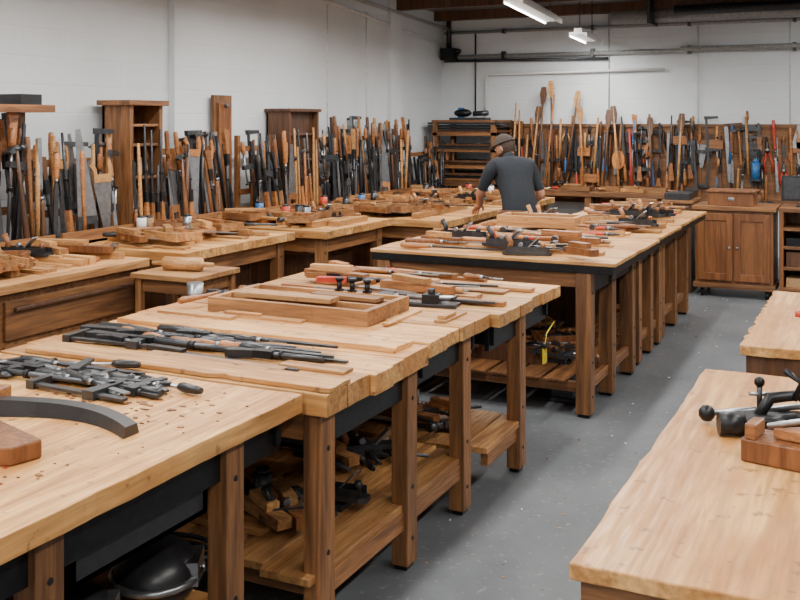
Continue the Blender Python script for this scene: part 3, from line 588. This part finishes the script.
for x,L_,ln in((-3.95,1.30,.03),(-3.75,1.38,-.05),(-3.6,1.25,.12),(-4.3,1.1,.02),(-4.05,1.05,.08),(-3.35,1.05,-.08),(-3.1,1.0,.05),(-2.2,.95,.04),(-2.5,.9,-.05),(-4.2,1.0,-.03),(-3.85,1.2,.07),(-2.9,1.05,-.1)):
    d=V((ln,.12,1)).normalized(); p=V((x,YB-.3,.885)); m.M=orient(p,d,(0,-1,0)); t_rod(m,L_,h=R.choice([HW,HL,CABD]))
    if R.random()<.5: m.prism([(L_-.22,-.02),(L_-.1,-.045),(L_,-.03),(L_,.03),(L_-.1,.045),(L_-.22,.02)],.005,.025,R.choice([HL,CABD]))
    m.M=Matrix()
m.obj('long_pole_bundle')
m=MB(); m.M=orient((-2.95,YB-.14,1.25),(1,0,0),(0,-1,0)); pts=[(.08*math.cos(a*.4),.12*math.sin(a*.4)) for a in range(15)]; m.prism(pts,0,.02,ORG); m.bx(-.012,.012,-.3,-.1,0,.02,HW); m.obj('wooden_paddle')
m=MB(); x=-1.32; y=YB-.16; m.cyl((x,y,1.05),(x,y,1.25),.045,BLUE,n=14); m.cyl((x,y,1.25),(x,y,1.30),.045,BLUE,.015,14); m.bx(x-.05,x+.02,y-.015,y+.015,1.30,1.34,BLKP); m.bx(x-.06,x+.06,y-.06,YB-.04,1.03,1.05,DK); m.obj('spray_bottle')
m=MB(); m.bx(-4.3,-2.0,11.9,12.5,.82,.88,BRX)
for xx in(-4.2,-3.2,-2.1):
    for yy in(11.97,12.45): m.bx(xx-.04,xx+.04,yy-.04,yy+.04,0,.82,BRZ)
m.bx(-4.2,-2.1,11.95,12.45,.3,.33,BRX); m.obj('workbench',.003)
clutter(-4.2,-2.1,11.92,12.3,.881,16,BF,(.25,.4))
# ---------------------------------------------------------------- cabinets at back right
def cabinet(x0,x1,y0,y1,h,doors=2):
    m=MB(); m.bx(x0,x1,y0+.02,y1,.12,h-.04,CAB); m.bx(x0-.03,x1+.03,y0-.02,y1+.02,h-.04,h,BRX); m.bx(x0-.02,x1+.02,y0,y1,.09,.14,BRX)
    w=(x1-x0-.04)/doors
    for i in range(doors):
        a=x0+.02+i*w+.008; b_=a+w-.016; z0,z1=.17,h-.07
        m.bx(a,b_,y0+.008,y0+.02,z0,z1,CAB)
        for q in((a,a+.06,z0,z1),(b_-.06,b_,z0,z1)): m.bx(q[0],q[1],y0-.008,y0+.01,q[2],q[3],CAB)
        m.bx(a,b_,y0-.006,y0+.01,z0,z0+.07,CAB); m.bx(a,b_,y0-.006,y0+.01,z1-.07,z1,CAB)
        m.ball((b_-.03 if i%2==0 else a+.03,y0-.018,h*.55),.013,STEEL,8)
    for x in(x0+.06,x1-.06):
        for y in(y0+.07,y1-.07): m.cyl((x-.015,y,.04),(x+.015,y,.04),.04,BLK,n=14); m.bx(x-.02,x+.02,y-.02,y+.02,.04,.1,DK)
    m.obj('cabinet',.003)
cabinet(-1.66,-.93,10.25,10.8,.9)
m=MB(); x0,x1,y0,y1=-.88,.6,10.3,10.85
m.bx(x0,x1,y0,y1,.86,.9,BRX); m.bx(x0,x0+.04,y0,y1,0,.86,CAB); m.bx(x1-.04,x1,y0,y1,0,.86,CAB); m.bx(x0,x1,y1-.03,y1,0,.86,CAB)
for z in(.1,.3,.5,.68): m.bx(x0,x1,y0+.01,y1,z,z+.03,BRX)
for i in range(6): a=x0+.06+i*.22; m.bx(a,a+.18,y0+.05,y1-.05,.33,.33+R.uniform(.06,.15),R.choice([TAN,DK,CABD])); m.bx(a,a+.18,y0+.05,y1-.05,.53,.53+R.uniform(.06,.13),R.choice([TAN,BLK,CABD])); m.bx(a,a+.18,y0+.05,y1-.05,.13,.13+R.uniform(.06,.15),R.choice([TAN,DK,CABD]))
m.obj('storage_shelf',.003)
m=MB(); m.bx(-1.55,-1.12,10.35,10.7,.9,1.03,CAB); m.bx(-1.57,-1.10,10.33,10.72,1.03,1.05,CAB); m.bx(-1.36,-1.30,10.34,10.35,.95,.98,STEEL); m.obj('wooden_box',.004)
m=MB(); m.bx(-.88,-.3,10.55,10.6,.95,1.2,BLKP); m.bx(-.86,-.32,10.545,10.552,.97,1.18,DK); m.bx(-.64,-.54,10.57,10.63,.9,1.0,BLKP); m.bx(-.74,-.44,10.45,10.7,.9,.915,BLKP); m.obj('computer_monitor',.004)
m=MB(); m.bx(-2.0,-1.72,10.4,10.9,0,.9,CABD); m.bx(-2.02,-1.70,10.38,10.92,.9,.93,BRX); m.bx(-1.95,-1.78,10.39,10.4,.1,.8,CAB); m.bx(-2.0,-1.75,10.45,10.8,.93,1.0,DK); m.obj('side_cabinet',.003)
# ---------------------------------------------------------------- the man
SKIN=plain('skin',(.42,.20,.125),.5,0,.08,20,0); SHIRT=plain('tshirt_cloth',(.016,.020,.027),.95,0,.2,60,.2); JEAN=plain('jeans_cloth',(.02,.028,.05),.9,0,.25,50,.2)
CAPM=plain('cap_cloth',(.05,.036,.03),.9,0,.3,60,.2); HAIR=plain('brown_hair',(.04,.02,.01),.7,0,.4,90,.3); SHOE=plain('shoe_leather',(.05,.03,.02),.5)
def skin(verts,edges,rad,root,sub=2):
    me=bpy.data.meshes.new('t'); me.from_pydata(verts,edges,[]); o=bpy.data.objects.new('t',me); bpy.context.scene.collection.objects.link(o)
    md=o.modifiers.new('s','SKIN'); md.use_smooth_shade=True
    for i,r_ in enumerate(rad):
        me.skin_vertices[0].data[i].radius=r_ if isinstance(r_,tuple) else (r_,r_); me.skin_vertices[0].data[i].use_root=(i==root)
    s=o.modifiers.new('u','SUBSURF'); s.levels=sub; s.render_levels=sub
    dg=bpy.context.evaluated_depsgraph_get(); e=o.evaluated_get(dg).to_mesh()
    vs=[tuple(v.co) for v in e.vertices]; fs=[tuple(p.vertices) for p in e.polygons]
    bpy.data.objects.remove(o); return vs,fs
man=bpy.data.objects.new('man',None); bpy.context.scene.collection.objects.link(man)
g=V((-.72,.69,0)).normalized(); sx=V((g.y,-g.x,0)); base=V((-2.84,8.38,0))
MM=Matrix((sx,g,V((0,0,1)))).transposed().to_4x4(); MM.translation=base
J={'pel':(0,0,.93),'ab':(0,.04,1.06),'ch':(0,.13,1.21),'uc':(0,.19,1.32),'nk':(0,.235,1.40),'nt':(0,.27,1.455),
'lsh':(-.17,.19,1.335),'lsh2':(-.205,.20,1.30),'lel':(-.255,.31,1.09),'lwr':(-.17,.49,.965),
'rsh':(.17,.19,1.335),'rsh2':(.205,.20,1.30),'rel':(.285,.15,1.07),'rwr':(.21,.335,.97),
'lh':(-.09,.0,.87),'lk':(-.11,.04,.48),'la':(-.12,-.03,.09),'lt':(-.13,.13,.04),'rh':(.09,0,.87),'rk':(.12,.0,.48),'ra':(.13,-.07,.09),'rt':(.15,.09,.04)}
rad={'pel':(.17,.13),'ab':(.165,.12),'ch':(.18,.125),'uc':(.15,.10),'nk':.06,'nt':.055,'lsh':.078,'lsh2':.07,'lel':.044,'lwr':.030,'rsh':.078,'rsh2':.07,'rel':.044,'rwr':.030,'lh':.095,'lk':.062,'la':.042,'lt':.04,'rh':.095,'rk':.062,'ra':.042,'rt':.04}
E=[('pel','ab'),('ab','ch'),('ch','uc'),('uc','nk'),('nk','nt'),('uc','lsh'),('lsh','lsh2'),('lsh2','lel'),('lel','lwr'),('uc','rsh'),('rsh','rsh2'),('rsh2','rel'),('rel','rwr'),('pel','lh'),('lh','lk'),('lk','la'),('la','lt'),('pel','rh'),('rh','rk'),('rk','ra'),('ra','rt')]
keys=list(J); vs,fs=skin([J[k] for k in keys],[(keys.index(a),keys.index(b)) for a,b in E],[rad[k] for k in keys],0)
bm={}
for a,b in E: bm[(a,b)]=SHIRT
for e_ in(('lel','lwr'),('rel','rwr'),('nk','nt')): bm[e_]=SKIN
for e_ in(('lh','lk'),('lk','la'),('rh','rk'),('rk','ra'),('pel','lh'),('pel','rh')): bm[e_]=JEAN
for e_ in(('la','lt'),('ra','rt')): bm[e_]=SHOE
def seg(p,a,b):
    a,b=V(a),V(b); d=b-a; t=max(0,min(1,(p-a).dot(d)/d.length_squared)); return (p-a-d*t).length,t
m=MB(); m.M=MM
groups={}
for f in fs:
    c=sum((V(vs[i]) for i in f),V((0,0,0)))/len(f); best=None
    for e_ in E:
        d_,t=seg(c,J[e_[0]],J[e_[1]]); ra=rad[e_[0]]; ra=ra[0] if isinstance(ra,tuple) else ra
        d_-=ra*.6
        if best is None or d_<best[0]: best=(d_,e_,t)
    mt=bm[best[1]]
    if best[1] in(('lsh2','lel'),('rsh2','rel')) and best[2]>.78: mt=SKIN
    if mt is JEAN and c.z>.93: mt=SHIRT
    if mt is SHIRT and c.z<.88: mt=JEAN
    groups.setdefault(mt,[]).append(f)
o0=len(m.v); m.v+=[MM@V(v) for v in vs]
for mt,ff in groups.items():
    k=m.m(mt)
    for f in ff: m.f.append([i+o0 for i in f]); m.mi.append(k); m.sm.append(True)
for s,(ax,ay) in((-1,(-.13,.03)),(1,(.15,-.01))): m.prism([(ax-.045,ay-.12),(ax+.04,ay-.12),(ax+.05,ay+.1),(ax+.02,ay+.17),(ax-.03,ay+.17),(ax-.05,ay+.1)],0,.03,SHOE)
m.obj('body',0,None).parent=man
def hand(wr,dirv,side):
    m=MB(); d=V(dirv).normalized(); dn=V((0,0,-1)); lat=d.cross(V((0,0,1))).normalized()*side
    wr=V(wr)
    pv=[wr-d*.03,wr+d*.02,wr+d*.055,wr+d*.085]; v_,f_=skin([tuple(p) for p in pv],[(0,1),(1,2),(2,3)],[(.027,.024),(.032,.018),(.042,.016),(.040,.014)],0)
    m.M=MM; m.add(v_,f_,SKIN,True)
    for k,(off,L_) in enumerate(((.030,.07),(.010,.08),(-.010,.075),(-.029,.058))):
        b=wr+d*.08+lat*off; p=[b,b+d*L_*.45+dn*.006,b+d*L_*.75+dn*.025,b+d*L_*.85+dn*.045]
        v_,f_=skin([tuple(q) for q in p],[(0,1),(1,2),(2,3)],[.0095,.009,.008,.007],0); m.add(v_,f_,SKIN,True)
    b=wr+d*.03+lat*.03; p=[b,b+d*.03+lat*.025+dn*.01,b+d*.055+lat*.03+dn*.025]
    v_,f_=skin([tuple(q) for q in p],[(0,1),(1,2)],[.012,.010,.008],0); m.add(v_,f_,SKIN,True)
    o=m.obj('hand'); o.parent=man
hand(J['lwr'],(.05,.9,-.35),1); hand(J['rwr'],(-.25,.9,-.3),-1)
# head
m=MB(); hc=V((0,.315,1.50)); HM=MM@Matrix.Translation(hc)@Matrix.Rotation(math.radians(28),4,'Z')@Matrix.Rotation(math.radians(-22),4,'X'); m.M=HM
def headv(n=32,mm=24):
    vs=[];fs=[]
    for i in range(mm+1):
        ph=math.pi*i/mm
        for k in range(n):
            th=2*math.pi*k/n; x,y,z=math.sin(ph)*math.cos(th),math.sin(ph)*math.sin(th),math.cos(ph)
            X,Y,Z=x*.076,y*.098,z*.115
            if z<0:
                X*=1-.28*(-z)**1.2; Y*= (1-.35*(-z)) if y<0 else (1-.08*(-z))
            if y>.75 and abs(x)<.22 and -.35<z<.12: Y+=.022*(1-abs(x)/.22)*(1-abs(z+.2)/.35)
            if y>.6 and abs(abs(x)-.35)<.2 and 0<z<.2: Y-=.006
            vs.append((X,Y,Z))
    for i in range(mm):
        for k in range(n): fs.append((i*n+k,(i+1)*n+k,(i+1)*n+(k+1)%n,i*n+(k+1)%n))
    return vs,fs
hv,hf=headv(); m.add(hv,hf,SKIN,True)
for s in(-1,1):
    m.ball((s*.077,-.005,-.012),.03,SKIN,10,(.35,.65,1.05)); m.ball((s*.028,.086,.012),.012,WHT,8); m.ball((s*.028,.095,.012),.006,BLK,8); m.bx(s*.028-.018,s*.028+.018,.088,.098,.03,.036,HAIR)
m.prism([(-.022,.08),(.022,.08),(.012,.1),(-.012,.1)],-.058,-.052,RED)
def shell(cond,off,mat):
    fs=[f for f in hf if cond(sum((V(hv[i]) for i in f),V((0,0,0)))/4)]
    vv=[tuple(V(v)+V(v).normalized()*off) for v in hv]; m.add(vv,fs,mat,True)
shell(lambda c:(c.y<.0 and c.z>-.055) or (c.z>.03 and c.y<.05),.006,HAIR); shell(lambda c:c.z<-.045 and c.y>.0 and not(c.z>-.062 and abs(c.x)<.02),.007,HAIR)
shell(lambda c:c.z>.035,.014,CAPM)
m.tube([(.09*math.cos(a*2*math.pi/24),.111*math.sin(a*2*math.pi/24),.038) for a in range(25)],.006,CAPM,6)
br=[];n=9
for i in range(n):
    a=math.pi*(.18+.64*i/(n-1)); br.append((.085*math.cos(a),.10*math.sin(a)))
out=[(.1*math.cos(math.pi*(.82-.64*i/8)),.10*math.sin(math.pi*(.82-.64*i/8))+.07*math.sin(math.pi*i/8)) for i in range(9)]
m.prism(br+out,.036,.043,CAPM)
m.ball((0,0,.13),.008,CAPM,8)
m.obj('head').parent=man
put(t_file,'long_file',-3.9,8.62,.935,8,.5,h=HW)
# ---------------------------------------------------------------- world + camera
w=bpy.data.worlds.new('world'); bpy.context.scene.world=w; w.use_nodes=True; w.node_tree.nodes['Background'].inputs[0].default_value=(.6,.65,.7,1); w.node_tree.nodes['Background'].inputs[1].default_value=.3
cd=bpy.data.cameras.new('camera'); cam=bpy.data.objects.new('camera',cd); bpy.context.scene.collection.objects.link(cam)
cd.sensor_width=36; cd.lens=45; cd.shift_y=-.225; cd.clip_start=.05
cam.location=(0,0,1.75); cam.rotation_euler=(math.radians(90),0,math.atan(.48)); bpy.context.scene.camera=cam
